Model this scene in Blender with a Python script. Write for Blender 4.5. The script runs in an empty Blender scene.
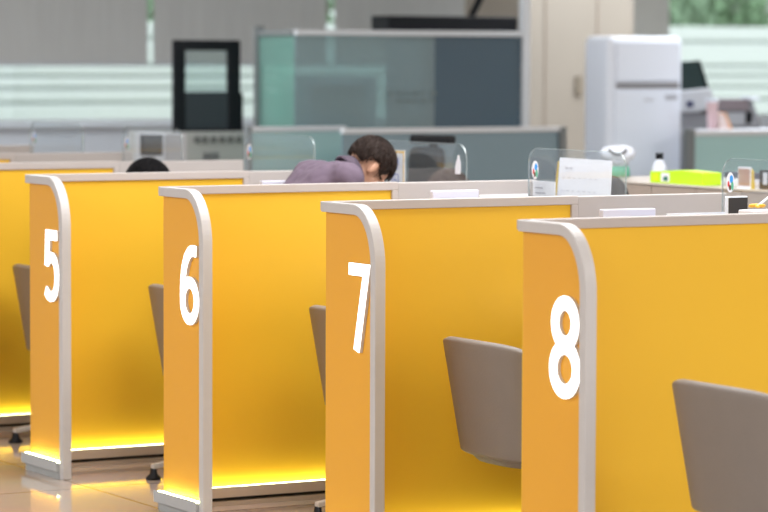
import bpy, bmesh, math, random
from mathutils import Vector, Matrix, Euler, noise
random.seed(7)
S = bpy.context.scene
C = S.collection
PI = math.pi

# ------------------------------------------------------------ camera
CAM = Vector((-4.8992, -7.8470, 1.6896)); YAW, PIT, FPX, ROLL = .5120488, -.0647422, 3108.0, .003505
F = Vector((math.sin(YAW)*math.cos(PIT), math.cos(YAW)*math.cos(PIT), math.sin(PIT)))
R0 = Vector((math.cos(YAW), -math.sin(YAW), 0)); U0 = R0.cross(F)
R = R0*math.cos(ROLL)+U0*math.sin(ROLL); U = U0*math.cos(ROLL)-R0*math.sin(ROLL)
cd = bpy.data.cameras.new('camera'); cam = bpy.data.objects.new('camera', cd); C.objects.link(cam)
cam.matrix_world = Matrix(((R.x, U.x, -F.x, CAM.x), (R.y, U.y, -F.y, CAM.y), (R.z, U.z, -F.z, CAM.z), (0, 0, 0, 1)))
cd.sensor_width = 36; cd.lens = FPX/768*36; cd.clip_end = 200
cd.dof.use_dof = True; cd.dof.focus_distance = 10.6; cd.dof.aperture_fstop = 3.2
S.camera = cam
# ------------------------------------------------------------ world, lights, exposure
S.view_settings.view_transform = 'Standard'; S.view_settings.look = 'None'
S.view_settings.gamma = 1; S.view_settings.use_curve_mapping = False
S.view_settings.exposure = 0.0
w = bpy.data.worlds.new('sky'); S.world = w; w.use_nodes = True
w.node_tree.nodes['Background'].inputs[0].default_value = (.90, .96, 1.0, 1)
w.node_tree.nodes['Background'].inputs[1].default_value = 2.1
CEIL_POWER = 230.0
FRONT_POWER = 190.0
SIDE_POWER = 105.0
def area(name, loc, rot, sx, sy, power, col=(1, 1, 1), parent=None):
    l = bpy.data.lights.new(name, 'AREA'); l.shape = 'RECTANGLE'; l.size = sx; l.size_y = sy
    l.energy = power; l.color = col
    o = bpy.data.objects.new(name, l); o.location = loc; o.rotation_euler = rot; C.objects.link(o)
    if parent: o.parent = parent
    return o
# unseen fill light added behind the camera to brighten the panels from the front
area('front_fill', (0.0, -9.75, 1.75), (PI/2, 0, 0), 12, 2.4, FRONT_POWER, (1, .98, .95))

# added side fill, no window there: lifts the number faces and the calendar
area('side_fill', (-8.9, 2.0, 1.6), (0, -PI/2, 0), 2.6, 20, SIDE_POWER, (1, .985, .96))
for lx in (-5.0, 1.5, 8.5):
    for ly in (-5.5, 2.0, 10.0): area('ceiling_lamp', (lx, ly, 3.25), (0, 0, 0), 3.0, 4.0, CEIL_POWER, (1, 1, 1) if ly < 8 else (.93, .97, 1))

# rays used to read where things of the place stand
def ray(x, y): return F + R*((x-384)/FPX) - U*((y-256)/FPX)
def onx(x, y, X): r = ray(x, y); return CAM + r*((X-CAM.x)/r.x)
def ony(x, y, Y): r = ray(x, y); return CAM + r*((Y-CAM.y)/r.y)
def onz(x, y, Z): r = ray(x, y); return CAM + r*((Z-CAM.z)/r.z)

# ------------------------------------------------------------ materials
MATS = {}
def mat(name, col, rough=.5, metal=0, emit=None, es=0, noise_amt=0, noise_scale=8, trans=0, alpha=1, coat=0, bump=0, bump_scale=60, spec=.5, col2=None):
    if name in MATS: return MATS[name]
    m = bpy.data.materials.new(name); m.use_nodes = True; nt = m.node_tree; b = nt.nodes['Principled BSDF']
    b.inputs['Base Color'].default_value = (*col, 1); b.inputs['Roughness'].default_value = rough
    b.inputs['Metallic'].default_value = metal; b.inputs['Specular IOR Level'].default_value = spec
    b.inputs['Transmission Weight'].default_value = trans; b.inputs['Alpha'].default_value = alpha
    b.inputs['Coat Weight'].default_value = coat; b.inputs['Coat Roughness'].default_value = .08
    if emit: b.inputs['Emission Color'].default_value = (*emit, 1); b.inputs['Emission Strength'].default_value = es
    tc = nt.nodes.new('ShaderNodeTexCoord')
    if noise_amt or col2:
        n = nt.nodes.new('ShaderNodeTexNoise'); n.inputs['Scale'].default_value = noise_scale; n.inputs['Detail'].default_value = 5
        nt.links.new(tc.outputs['Object'], n.inputs['Vector'])
        mx = nt.nodes.new('ShaderNodeMix'); mx.data_type = 'RGBA'
        c2 = col2 or tuple(c*(1-noise_amt) for c in col)
        mx.inputs[6].default_value = (*col, 1); mx.inputs[7].default_value = (*c2, 1)
        nt.links.new(n.outputs['Fac'], mx.inputs[0]); nt.links.new(mx.outputs[2], b.inputs['Base Color'])
    if bump:
        n2 = nt.nodes.new('ShaderNodeTexNoise'); n2.inputs['Scale'].default_value = bump_scale
        nt.links.new(tc.outputs['Object'], n2.inputs['Vector'])
        bp = nt.nodes.new('ShaderNodeBump'); bp.inputs['Strength'].default_value = bump; bp.inputs['Distance'].default_value = .005
        nt.links.new(n2.outputs['Fac'], bp.inputs['Height']); nt.links.new(bp.outputs['Normal'], b.inputs['Normal'])
    MATS[name] = m; return m
YEL = mat('yellow_panel', (.80, .475, .03), .42, noise_amt=.03, noise_scale=2, spec=.3)
ORG = mat('orange_yellow_panel', (.77, .375, .032), .42, noise_amt=.03, noise_scale=2, spec=.3)
TRIM = mat('warm_grey_laminate', (.47, .425, .41), .45, noise_amt=.05, noise_scale=30)
BAND = mat('pale_grey_laminate', (.53, .51, .51), .35, noise_amt=.06, noise_scale=40)
REAR = mat('beige_grey_board', (.44, .405, .395), .5, noise_amt=.04, noise_scale=20)
PLINTH = mat('plinth_board', (.55, .46, .38), .4, noise_amt=.1)
PLG = mat('plinth_grey', (.42, .43, .44), .35)
DARK = mat('dark_gap', (.02, .017, .015), .6)
LED = mat('led_strip', (1, 1, .9), .5, emit=(.95, 1, .55), es=13)
NUM = mat('lit_number', (1, 1, 1), .4, emit=(1, 1, 1), es=2.2)
NUMS = mat('number_side', (.62, .58, .55), .5)
CH = mat('taupe_leather', (.215, .185, .165), .55, noise_amt=.08, noise_scale=14, bump=.15, bump_scale=120)
CHS = mat('taupe_seam', (.2, .16, .14), .6)
ALU = mat('brushed_aluminium', (.62, .63, .65), .35, metal=.6)
ALUP = mat('satin_aluminium_rail', (.62, .65, .69), .4, metal=.2)
BLK = mat('black_plastic', (.006, .007, .010), .45, spec=.2)
BLKF = mat('black_mesh_fabric', (.008, .009, .012), .85)
WHT = mat('white_plastic', (.80, .86, .98), .35)
WHT2 = mat('white_paper', (.76, .76, .82), .7)
LAV = mat('pale_lavender_plastic', (.62, .62, .74), .4)
GRYP = mat('light_grey_plastic', (.50, .53, .58), .4)
DGRY = mat('dark_grey_plastic', (.10, .10, .11), .4)
STONE = mat('beige_stone_cladding', (.37, .335, .29), .5, noise_amt=.15, noise_scale=1.6)
WALLG = mat('grey_paint', (.66, .72, .81), .7, noise_amt=.04)
PIL = mat('grey_green_pilaster_paint', (.66, .70, .70), .6, noise_amt=.05)
WALLW = mat('offwhite_paint', (.62, .62, .60), .8, noise_amt=.04)
TAN = mat('tan_laminate', (.40, .325, .275), .5, noise_amt=.12, noise_scale=12)
DESKW = mat('cream_worktop', (.55, .52, .49), .35)
LIME = mat('lime_green_card', (.50, .80, .01), .45)
SKIN = mat('skin', (.50, .27, .18), .5, noise_amt=.12, noise_scale=18)
HAIRB = mat('dark_brown_hair', (.026, .013, .009), .6, spec=.25, noise_amt=.5, noise_scale=90, bump=.9, bump_scale=160)
HAIRK = mat('black_hair', (.004, .0035, .005), .7, spec=.2, bump=.9, bump_scale=140)
HAIRM = mat('brown_hair', (.07, .035, .025), .6, noise_amt=.4, noise_scale=90, bump=.8, bump_scale=150)
TROU = mat('charcoal_trousers', (.05, .05, .06), .9)
GRN = mat('green_plastic', (.10, .42, .28), .5)
PINK = mat('pink_cup_card', (.72, .52, .55), .5)
ORNG = mat('orange_card', (.85, .35, .06), .5)
BLUE = mat('blue_ink', (.05, .12, .5), .5)
BLUES = mat('bright_blue_print', (.02, .3, .8), .5)
RED = mat('red_print', (.65, .05, .05), .5)
BRN = mat('brown_print', (.12, .05, .03), .6)
MUST = mat('mustard_card', (.6, .42, .04), .5)
YPET = mat('yellow_petal', (.85, .5, .05), .6)
INK = mat('grey_ink', (.35, .35, .42), .6)
LEAF = mat('garden_leaf', (.34, .48, .31), .6, col2=(.18, .30, .18), noise_scale=6)
WOODB = mat('bark', (.12, .08, .05), .9)
FENCE = mat('white_cladding_board', (.86, .86, .86), .6, noise_amt=.04, noise_scale=1)
FGRV = mat('cladding_joint', (.48, .51, .50), .8)
GRASS = mat('lawn', (.12, .2, .06), .9, noise_amt=.4, noise_scale=10)

def shirt_mat():
    m = mat('mauve_shirt', (.118, .084, .124), .85, noise_amt=.12, noise_scale=60, bump=.6, bump_scale=14); return m
SHIRT = shirt_mat()
SHIRTD = mat('collar_mauve', (.072, .052, .078), .85)
SHIRT2 = mat('dark_jacket', (.03, .03, .04), .9)
SHIRT3 = mat('white_blouse', (.6, .6, .62), .8)

def blind_mat():
    m = bpy.data.materials.new('blind_fabric'); m.use_nodes = True; nt = m.node_tree
    nt.nodes.remove(nt.nodes['Principled BSDF']); out = nt.nodes['Material Output']
    tc = nt.nodes.new('ShaderNodeTexCoord'); wv = nt.nodes.new('ShaderNodeTexNoise'); wv.inputs['Scale'].default_value = 30
    mp = nt.nodes.new('ShaderNodeMapping'); mp.inputs['Scale'].default_value = (1, 1, .05)
    nt.links.new(tc.outputs['Object'], mp.inputs[0]); nt.links.new(mp.outputs[0], wv.inputs['Vector'])
    cr = nt.nodes.new('ShaderNodeMix'); cr.data_type = 'RGBA'
    cr.inputs[6].default_value = (.57, .57, .58, 1); cr.inputs[7].default_value = (.68, .68, .69, 1)
    nt.links.new(wv.outputs['Fac'], cr.inputs[0])
    d = nt.nodes.new('ShaderNodeBsdfDiffuse'); t = nt.nodes.new('ShaderNodeBsdfTranslucent'); mx = nt.nodes.new('ShaderNodeMixShader')
    mx.inputs[0].default_value = .40
    nt.links.new(cr.outputs[2], d.inputs[0]); nt.links.new(cr.outputs[2], t.inputs[0])
    nt.links.new(d.outputs[0], mx.inputs[1]); nt.links.new(t.outputs[0], mx.inputs[2]); nt.links.new(mx.outputs[0], out.inputs[0])
    return m
BLIND = blind_mat()

def glass_mat(name, tint, body, clear, gloss=.12, grough=.02, rough_trans=None):
    """sheet glass: a share of clear or frosted see-through, a share of tinted body, a little mirror gloss"""
    m = bpy.data.materials.new(name); m.use_nodes = True; nt = m.node_tree
    nt.nodes.remove(nt.nodes['Principled BSDF']); out = nt.nodes['Material Output']
    if rough_trans:
        t = nt.nodes.new('ShaderNodeBsdfRefraction'); t.inputs['Roughness'].default_value = rough_trans; t.inputs['IOR'].default_value = 1.02
        t.inputs[0].default_value = (*tint, 1)
    else:
        t = nt.nodes.new('ShaderNodeBsdfTransparent'); t.inputs[0].default_value = (*tint, 1)
    d = nt.nodes.new('ShaderNodeBsdfDiffuse'); d.inputs[0].default_value = (*body, 1)
    g = nt.nodes.new('ShaderNodeBsdfGlossy'); g.inputs['Roughness'].default_value = grough; g.inputs[0].default_value = (1, 1, 1, 1)
    m1 = nt.nodes.new('ShaderNodeMixShader'); m1.inputs[0].default_value = clear
    nt.links.new(d.outputs[0], m1.inputs[1]); nt.links.new(t.outputs[0], m1.inputs[2])
    m2 = nt.nodes.new('ShaderNodeMixShader'); m2.inputs[0].default_value = gloss
    nt.links.new(m1.outputs[0], m2.inputs[1]); nt.links.new(g.outputs[0], m2.inputs[2]); nt.links.new(m2.outputs[0], out.inputs[0])
    return m
ACR = glass_mat('clear_acrylic', (.93, .95, .96), (.5, .55, .58), .95, .06)
ACRE = glass_mat('acrylic_edge', (.85, .9, .9), (.5, .55, .58), .8, .10, .1)
WGL = glass_mat('window_glass', (.95, .98, .97), (.5, .5, .5), .97, .04)
FR_TEAL = glass_mat('frosted_teal_glass', (.62, .80, .80), (.32, .41, .45), .55, .08, .17)
FR_MINT = glass_mat('frosted_mint_glass', (.65, .90, .88), (.43, .66, .67), .25, .08, .3)
FR_MINTD = glass_mat('deep_mint_glass', (.45, .75, .68), (.20, .37, .335), .38, .08, .2)
FR_BLUE = glass_mat('frosted_blue_grey_glass', (.5, .62, .70), (.18, .285, .345), .15, .10, .3)
FR_DARK = glass_mat('dark_blue_grey_glass', (.3, .4, .5), (.05, .10, .145), .12, .09, .2)
KGL = glass_mat('clear_kiosk_glass', (.9, .95, .95), (.3, .3, .3), .92, .06)

def floor_mat():
    m = bpy.data.materials.new('polished_beige_tiles'); m.use_nodes = True; nt = m.node_tree; b = nt.nodes['Principled BSDF']
    tc = nt.nodes.new('ShaderNodeTexCoord'); br = nt.nodes.new('ShaderNodeTexBrick')
    br.offset = 0; br.squash = 1
    br.inputs['Color1'].default_value = (.54, .44, .365, 1); br.inputs['Color2'].default_value = (.51, .415, .345, 1)
    br.inputs['Mortar'].default_value = (.22, .15, .11, 1); br.inputs['Scale'].default_value = 1
    br.inputs['Mortar Size'].default_value = .006; br.inputs['Brick Width'].default_value = .8; br.inputs['Row Height'].default_value = .8
    nt.links.new(tc.outputs['Object'], br.inputs['Vector'])
    n = nt.nodes.new('ShaderNodeTexNoise'); n.inputs['Scale'].default_value = 3; n.inputs['Detail'].default_value = 8
    nt.links.new(tc.outputs['Object'], n.inputs['Vector'])
    mx = nt.nodes.new('ShaderNodeMix'); mx.data_type = 'RGBA'; mx.blend_type = 'MULTIPLY'; mx.inputs[0].default_value = .25
    nt.links.new(br.outputs['Color'], mx.inputs[6]); nt.links.new(n.outputs['Color'], mx.inputs[7])
    nt.links.new(mx.outputs[2], b.inputs['Base Color'])
    b.inputs['Roughness'].default_value = .06; b.inputs['Specular IOR Level'].default_value = .5
    return m
FLOOR = floor_mat()

# ------------------------------------------------------------ mesh helpers
class MB:
    def __init__(s): s.v = []; s.f = []
    def add(s, vs, fs):
        o = len(s.v); s.v += [tuple(v) for v in vs]; s.f += [tuple(i+o for i in f) for f in fs]; return s
    def box(s, a, b, M=None):
        x0, y0, z0 = a; x1, y1, z1 = b
        vs = [Vector(p) for p in ((x0,y0,z0),(x1,y0,z0),(x1,y1,z0),(x0,y1,z0),(x0,y0,z1),(x1,y0,z1),(x1,y1,z1),(x0,y1,z1))]
        if M: vs = [M @ v for v in vs]
        return s.add(vs, [(0,3,2,1),(4,5,6,7),(0,1,5,4),(1,2,6,5),(2,3,7,6),(3,0,4,7)])
    def tube(s, pts, r, seg=12):
        pts = [Vector(p) for p in pts]; rs = r if isinstance(r, (list, tuple)) else [r]*len(pts)
        o = []
        for i, p in enumerate(pts):
            d = (pts[min(i+1, len(pts)-1)]-pts[max(i-1, 0)]).normalized()
            a = d.orthogonal().normalized() if i == 0 else (pa - d*pa.dot(d)).normalized()
            pa = a; b = d.cross(a)
            o.append([p+(a*math.cos(t*2*PI/seg)+b*math.sin(t*2*PI/seg))*rs[i] for t in range(seg)])
        vs = [v for ring in o for v in ring]; fs = []
        for i in range(len(o)-1):
            for t in range(seg):
                u = (t+1) % seg; fs.append((i*seg+t, i*seg+u, (i+1)*seg+u, (i+1)*seg+t))
        fs.append(tuple(range(seg))[::-1]); fs.append(tuple((len(o)-1)*seg+t for t in range(seg)))
        return s.add(vs, fs)
    def lathe(s, prof, c=(0, 0, 0), seg=24):
        vs = []; fs = []; n = len(prof)
        for t in range(seg):
            a = 2*PI*t/seg
            vs += [(c[0]+r*math.cos(a), c[1]+r*math.sin(a), c[2]+z) for r, z in prof]
        for t in range(seg):
            u = (t+1) % seg
            for i in range(n-1): fs.append((t*n+i, u*n+i, u*n+i+1, t*n+i+1))
        fs.append(tuple(t*n for t in range(seg))[::-1]); fs.append(tuple(t*n+n-1 for t in range(seg)))
        return s.add(vs, fs)
    def prism(s, poly, fn, a, b):
        n = len(poly); vs = [fn(p[0], p[1], a) for p in poly]+[fn(p[0], p[1], b) for p in poly]
        fs = [tuple(range(n))[::-1], tuple(range(n, 2*n))]+[(i, (i+1) % n, n+(i+1) % n, n+i) for i in range(n)]
        return s.add(vs, fs)
    def strip(s, pts, wd, fn, a, b, closed=False):
        """a stroke of width wd along 2-D pts, extruded from a to b"""
        n = len(pts); L = []; Rr = []
        for i, p in enumerate(pts):
            p = Vector(p)
            p0 = Vector(pts[i-1]) if (i > 0 or closed) else p
            p1 = Vector(pts[(i+1) % n]) if (i < n-1 or closed) else p
            d0 = (p-p0).normalized() if (p-p0).length > 1e-9 else (p1-p).normalized()
            d1 = (p1-p).normalized() if (p1-p).length > 1e-9 else d0
            n0 = Vector((-d0.y, d0.x)); n1 = Vector((-d1.y, d1.x)); m = (n0+n1)
            m = m.normalized() if m.length > 1e-6 else n0
            k = 1/max(.35, m.dot(n0)); L.append(p+m*wd/2*k); Rr.append(p-m*wd/2*k)
        vs = []
        for i in range(n): vs += [fn(L[i].x, L[i].y, a), fn(Rr[i].x, Rr[i].y, a), fn(Rr[i].x, Rr[i].y, b), fn(L[i].x, L[i].y, b)]
        fs = []
        for i in range(n if closed else n-1):
            j = (i+1) % n
            for k in range(4): fs.append((i*4+k, i*4+(k+1) % 4, j*4+(k+1) % 4, j*4+k))
        if not closed: fs += [(0, 1, 2, 3), tuple((n-1)*4+k for k in (3, 2, 1, 0))]
        return s.add(vs, fs)
    def build(s, name, m, parent=None, bevel=0, smooth=False, loc=None, seg=2):
        me = bpy.data.meshes.new(name); me.from_pydata(s.v, [], s.f); me.validate()
        bm = bmesh.new(); bm.from_mesh(me); bmesh.ops.recalc_face_normals(bm, faces=bm.faces); bm.to_mesh(me); bm.free()
        for mm in (m if isinstance(m, (list, tuple)) else [m]): me.materials.append(mm)
        if smooth:
            for p in me.polygons: p.use_smooth = True
        o = bpy.data.objects.new(name, me); C.objects.link(o)
        if parent: o.parent = parent
        if loc is not None: o.location = loc
        if bevel:
            b = o.modifiers.new('bevel', 'BEVEL'); b.width = bevel; b.segments = seg; b.limit_method = 'ANGLE'; b.angle_limit = .6
        return o
def tag(o, label, cat, group=None):
    o['label'] = label; o['category'] = cat
    if group: o['group'] = group
    return o
def thing(name, label, cat, loc=(0, 0, 0), rz=0, group=None):
    o = bpy.data.objects.new(name, None); o.empty_display_size = .1; C.objects.link(o); o.location = loc; o.rotation_euler = (0, 0, rz)
    return tag(o, label, cat, group)
def struct(o): o['kind'] = 'structure'; return o
def kids(o): return [c for c in list(C.objects) if c.parent == o]
def dup(o, parent=None, loc=None, rz=None):
    c = o.copy(); C.objects.link(c); c.parent = parent
    for k in kids(o): dup(k, c)
    if loc is not None: c.location = loc
    if rz is not None: c.rotation_euler = (0, 0, rz)
    return c

# ------------------------------------------------------------ the room
X0, X1, Y0, Y1, HC = -9.0, 14.5, -10.0, 15.0, 3.3
struct(MB().box((X0, Y0, -.1), (X1, Y1+.3, 0)).build('floor', FLOOR))
struct(MB().box((X0-.2, Y0-.2, HC), (X1+.2, Y1+.3, HC+.15)).build('ceiling', WALLW))
struct(MB().box((X0-.2, Y0, 0), (X0, Y1+.3, HC)).build('wall_left', WALLW))
struct(MB().box((X1, Y0, 0), (X1+.2, Y1+.3, HC)).build('wall_right', WALLW))
struct(MB().box((X0, Y0-.2, 0), (X1, Y0, HC)).build('wall_front', WALLW))
pxs = lambda px, py=60: ony(px, py, Y1).x
SILL = ony(150, 122.5, Y1).z
wx0 = 2.2; wx1 = pxs(540); wx2 = pxs(667.5); wx3 = X1-.3
wx2 = wx2-.02
b = MB()
b.box((X0, Y1, 0), (X1, Y1+.25, SILL)); b.box((X0, Y1, 3.0), (X1, Y1+.25, HC))
b.box((X0, Y1, SILL), (wx0, Y1+.25, 3.0)); b.box((wx1, Y1, SILL), (wx2, Y1+.25, 3.0)); b.box((wx3, Y1, SILL), (X1, Y1+.25, 3.0))
struct(b.build('wall_back', WALLG))
for i, (a, c, nm) in enumerate(((wx0, wx1, 1), (wx2, wx3, 2))):
    f = MB(); t = .05
    f.box((a, Y1+.08, SILL), (c, Y1+.16, SILL+.03)); f.box((a, Y1+.08, 3.0-t), (c, Y1+.16, 3.0))
    f.box((a, Y1+.08, SILL), (a+t, Y1+.16, 3.0)); f.box((c-t, Y1+.08, SILL), (c, Y1+.16, 3.0))
    fr = struct(f.build('window_%d' % nm, ALU))
    MB().box((a+t, Y1+.115, SILL+.03), (c-t, Y1+.121, 3.0-t)).build('pane', WGL, fr)
struct(MB().box((X0, Y1-.12, SILL-.03), (wx1, Y1, SILL)).build('trim_1', mat('sill_stone', (.68, .74, .82), .4), bevel=.004))
# stone clad column, its near left edge stands left of the air conditioner
ccx = ony(529.5, 60, 12.0).x; ccx2 = ony(633, 60, 12.0).x
cb = MB(); cb.box((ccx, 12.0, 0), (ccx2, 12.95, HC))
col = struct(cb.build('trim_2', STONE))
for px in (545, 597):
    xx = ony(px, 60, 12).x; MB().box((xx-.006, 11.992, 0), (xx+.006, 12.002, HC)).build('joint', mat('stone_joint', (.30, .25, .21), .7), col)
MB().box((ony(575, 85, 12).x, 11.975, ony(575, 95, 12).z), (ony(581, 85, 12).x, 12, ony(575, 76, 12).z)).build('switch_plate', mat('bronze_plate', (.22, .19, .15), .5), col)
struct(MB().box((ccx2+.8, Y1-.02, 0), (pxs(667.5), Y1, HC)).build('trim_3', PIL))
# blinds on the long window: three, with slits between
def blind(pa, pb, label):
    zb = ony((pa+pb)/2, 62.5, Y1-.06).z
    xa, xb = ony(pa, 60, Y1-.06).x, ony(pb, 60, Y1-.06).x
    t = thing('roller_blind', label, 'blind', (xa, Y1-.06, zb), 0)
    MB().box((0, -.001, 0.0), (xb-xa, .001, 2.95-zb)).build('fabric', BLIND, t)
    MB().box((0, -.012, -.022), (xb-xa, .012, .004)).build('hem_bar', GRYP, t, bevel=.004)
    MB().tube([(0, 0, 2.97-zb), (xb-xa, 0, 2.97-zb)], .035).build('roller', GRYP, t, smooth=True)
blind(-125, 147.5, 'wide grey roller blind at far left, left of the first bright slit')
blind(153.5, 326.5, 'grey roller blind behind the black framed kiosk, between the two bright slits')
blind(334.5, 535, 'grey roller blind above the tall glass partition, right of the second bright slit')

# ------------------------------------------------------------ outside: lawn, clad wall, trees
struct(MB().box((-20, Y1+.3, -.3), (60, 60, -.15)).build('ground', GRASS))
FY = 23.0
ftop = ony(720, 27, FY).z
fb = MB(); fg = MB()
edges = [ftop]+[ony(700, y, FY).z for y in (42, 66, 76, 87, 100)]+[ony(700, 130, FY).z, -.2]
for i in range(len(edges)-1):
    fb.box((-12, FY, edges[i+1]+.02), (45, FY+.12, edges[i]-(.02 if i else 0)))
fg.box((-12, FY+.04, -.2), (45, FY+.1, ftop-.03))
fn = thing('boundary_wall', 'long white board clad wall outside the windows, below the trees', 'wall', (0, 0, 0))
fb.build('cladding', FENCE, fn, bevel=.01); fg.build('backing', FGRV, fn)
def tree(x, y, h, r, label, col):
    t = thing('garden_tree', label, 'tree', (x, y, -.15), 0)
    MB().tube([(0, 0, 0), (.05, .03, h*.35), (-.04, .05, h*.6)], [.11, .08, .05]).build('trunk', WOODB, t, smooth=True)
    f = MB()
    for i in range(1500):
        a = random.random()*2*PI; u = random.random()**.4; ph = random.uniform(-1, 1)
        c = Vector((r*u*math.cos(a)*math.sqrt(1-ph*ph), r*u*math.sin(a)*math.sqrt(1-ph*ph), h*.62+h*.36*u*ph))
        d = Euler((random.random()*6, random.random()*6, random.random()*6)).to_matrix(); s_ = random.uniform(.06, .13)
        f.add([c+d@Vector(p) for p in ((-s_, 0, 0), (0, -s_*.5, .01), (s_, 0, 0), (0, s_*.5, .01))], [(0, 1, 2, 3)])
    f.build('foliage', col, t)
for i, (px, yy, h, r, c) in enumerate(((150, 25.5, 3.8, 1.3, LEAF), (330, 29, 4.4, 1.4, LEAF), (668, 24.3, 3.4, .6, LEAF), (708, 27.6, 4.2, 1.0, mat('reddish_leaf', (.50, .46, .44), .6, col2=(.30, .38, .28), noise_scale=4)), (722, 25.2, 3.6, .62, mat('dark_leaf', (.22, .36, .20), .6)), (768, 31, 4.6, 1.3, mat('pale_leaf', (.46, .56, .42), .6)))):
    p = ony(px, 20, yy)
    tree(p.x, yy, h, r, ['leafy tree showing in the slit between the left and middle blinds', 'leafy tree showing in the bright slit left of the tall partition',
        'small green tree at the left edge of the right window', 'greyish leafed tree further back behind the others at the right window', 'dark green tree in the middle of the right window', 'pale green tree at the right edge of the right window'][i], c)

# ------------------------------------------------------------ booth dividers 2..8
P = 1.2696; L1 = .996; L2 = 1.6315; W = .362; BX0, BX1 = -.010, .029; ZG = .0716; H = 1.2
DY = {8: 0, 7: -.0025, 6: .0022}; DX = {8: -.016, 7: -.0026, 5: .0007, 4: -.02}
YN = lambda n: (8-n)*P+DY.get(n, 0)
def arc(cx, cy, r, a0, a1, n, ry=None): return [(cx+r*math.cos(a0+(a1-a0)*i/n), cy+(ry or r)*math.sin(a0+(a1-a0)*i/n)) for i in range(n+1)]
def fx(u, v, d): return Vector((d, u, v))            # plane of the end board: u along y, v up
def make_divider():
    t = thing('booth_divider', 'x', 'divider')
    MB().box((.02, 0, ZG+.001), (L1-.025, .03, H-.03)).build('side_panel', YEL, t)
    f = MB(); f.box((.0, -.010, H-.03), (L1, .034, H)); f.box((L1-.026, -.010, ZG-.03), (L1, .034, H-.03))
    f.build('side_frame', TRIM, t, bevel=.002)
    p = MB(); p.box((.03, -.03, .032), (L1, .05, ZG-.006)); p.box((.03, -.034, .032), (L1, -.030, ZG+.001)); p.build('plinth', PLINTH, t, bevel=.002)
    k = MB(); k.box((.03, -.004, 0), (L1, .034, .034)); k.build('toe_kick', DARK, t)
    p2 = MB(); p2.box((.05, -.026, 0), (L1, -.004, .018)); p2.box((.05, .034, 0), (L1, .05, .018)); p2.build('base_rail', PLINTH, t)
    l = MB(); l.box((.036, -.028, ZG-.006), (L1-.03, -.010, ZG)); l.build('light_strip', LED, t)
    # rear part on the staff side
    MB().box((L1, -.008, 0), (L2, .032, H-.002)).build('rear_panel', REAR, t, bevel=.003)
    # end board with its rounded corner, curved band around it
    r = .15; rz_ = .20; yo = .012; yi = -W; 
    out = [(yo, H)]+[(yi+r+(-r)*math.sin(a), H-rz_+rz_*math.cos(a)) for a in [PI/2*i/16 for i in range(17)]]+[(yi, 0)]
    th = .034; ri = r-th
    inn = [(yo, H-th)]+[(yi+r-ri*math.sin(a), H-rz_+(rz_-th)*math.cos(a)) for a in [PI/2*i/16 for i in range(17)]]+[(yi+th, 0)]
    m = MB(); n = len(out); vs = []
    for i in range(n):
        for q, d in ((out[i], BX0), (inn[i], BX0), (inn[i], BX1), (out[i], BX1)): vs.append(fx(q[0], q[1], d))
    fs = []
    for i in range(n-1):
        for kk in range(4): fs.append((i*4+kk, i*4+(kk+1) % 4, (i+1)*4+(kk+1) % 4, (i+1)*4+kk))
    fs += [(0, 1, 2, 3), ((n-1)*4+3, (n-1)*4+2, (n-1)*4+1, (n-1)*4)]
    m.add(vs, fs); m.build('edge_band', BAND, t, bevel=.003)
    poly = [(yo-.006, ZG)]+[(yo-.006, H-th-.001)]+[(max(q[0], yi+th)+.0008, q[1]-.0008) for q in inn[1:-1]]+[(yi+th+.0008, ZG)]
    MB().prism(poly, fx, .008, .027).build('end_panel', ORG, t)
    g = MB(); g.box((-.020, yi+th, .028), (.008, yo+.02, ZG-.006)); g.box((-.023, yi+th, .028), (-.020, yo+.02, ZG)); g.box((.008, yi+th, 0), (.026, yo, ZG-.004)); g.build('end_plinth', PLG, t, bevel=.003)
    g = MB(); g.box((BX0-.002, yi+th, 0), (.0, yo, .028)); g.build('end_toe_kick', mat('steel_kick', (.35, .36, .36), .3), t)
    l = MB(); l.box((-.016, yi+th+.002, ZG-.006), (-.002, yo-.004, ZG)); l.build('light_strip', LED, t)
    return t
s_ = .14
def ring(cx, cy, rx, ry, n=40): return [(cx+rx*math.cos(2*PI*i/n), cy+ry*math.sin(2*PI*i/n)) for i in range(n)]
def digit(ch):
    """centre lines of the numeral, in units of its height; u to the right"""
    o = []
    if ch == '8':
        o.append((ring(.30, .735, .20, .197), True)); o.append((ring(.30, .285, .232, .217), True))
    if ch == '6':
        o.append((ring(.295, .30, .220, .232), True))
        o.append(([(.50, .925), (.44, .932), (.40, .934), (.345, .928), (.28, .90), (.21, .845), (.15, .76), (.11, .66), (.085, .54), (.076, .42), (.074, .33)], False))
    if ch == '7':
        o.append(([(.05, .935), (.505, .935), (.25, .0)], False))
    if ch == '5':
        o.append(([(.50, .935), (.135, .935), (.115, .565), (.135, .562), (.18, .60), (.26, .625), (.35, .615), (.43, .565), (.48, .48), (.495, .36), (.485, .24), (.44, .145), (.36, .085), (.25, .068), (.15, .095), (.06, .15)], False))
    return o
def smooth(pts, k=2):
    return pts
NL = {5: 43.8, 6: 180.0, 7: 346.8, 8: 549.5}; NB = {5: 302, 6: 324.6, 7: 350.5, 8: 396.2}; NT = {5: 230.7, 6: 245, 7: 263.5, 8: 294.4}
div = None
WORD = {5: 'five', 6: 'six', 7: 'seven', 8: 'eight'}
LB = {2: 'low beige partition end at the far left edge, behind all the yellow booths', 3: 'furthest yellow booth divider in view, only its top strip showing at the far left',
      4: 'yellow booth divider cut by the left edge, behind the one numbered 5', 5: 'yellow booth divider lit with the numeral five, leftmost numbered one',
      6: 'yellow booth divider lit with the numeral six, below the bending man', 7: 'yellow booth divider lit with the numeral seven, in the middle of the row', 8: 'nearest yellow booth divider, lit with the numeral eight'}
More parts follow.
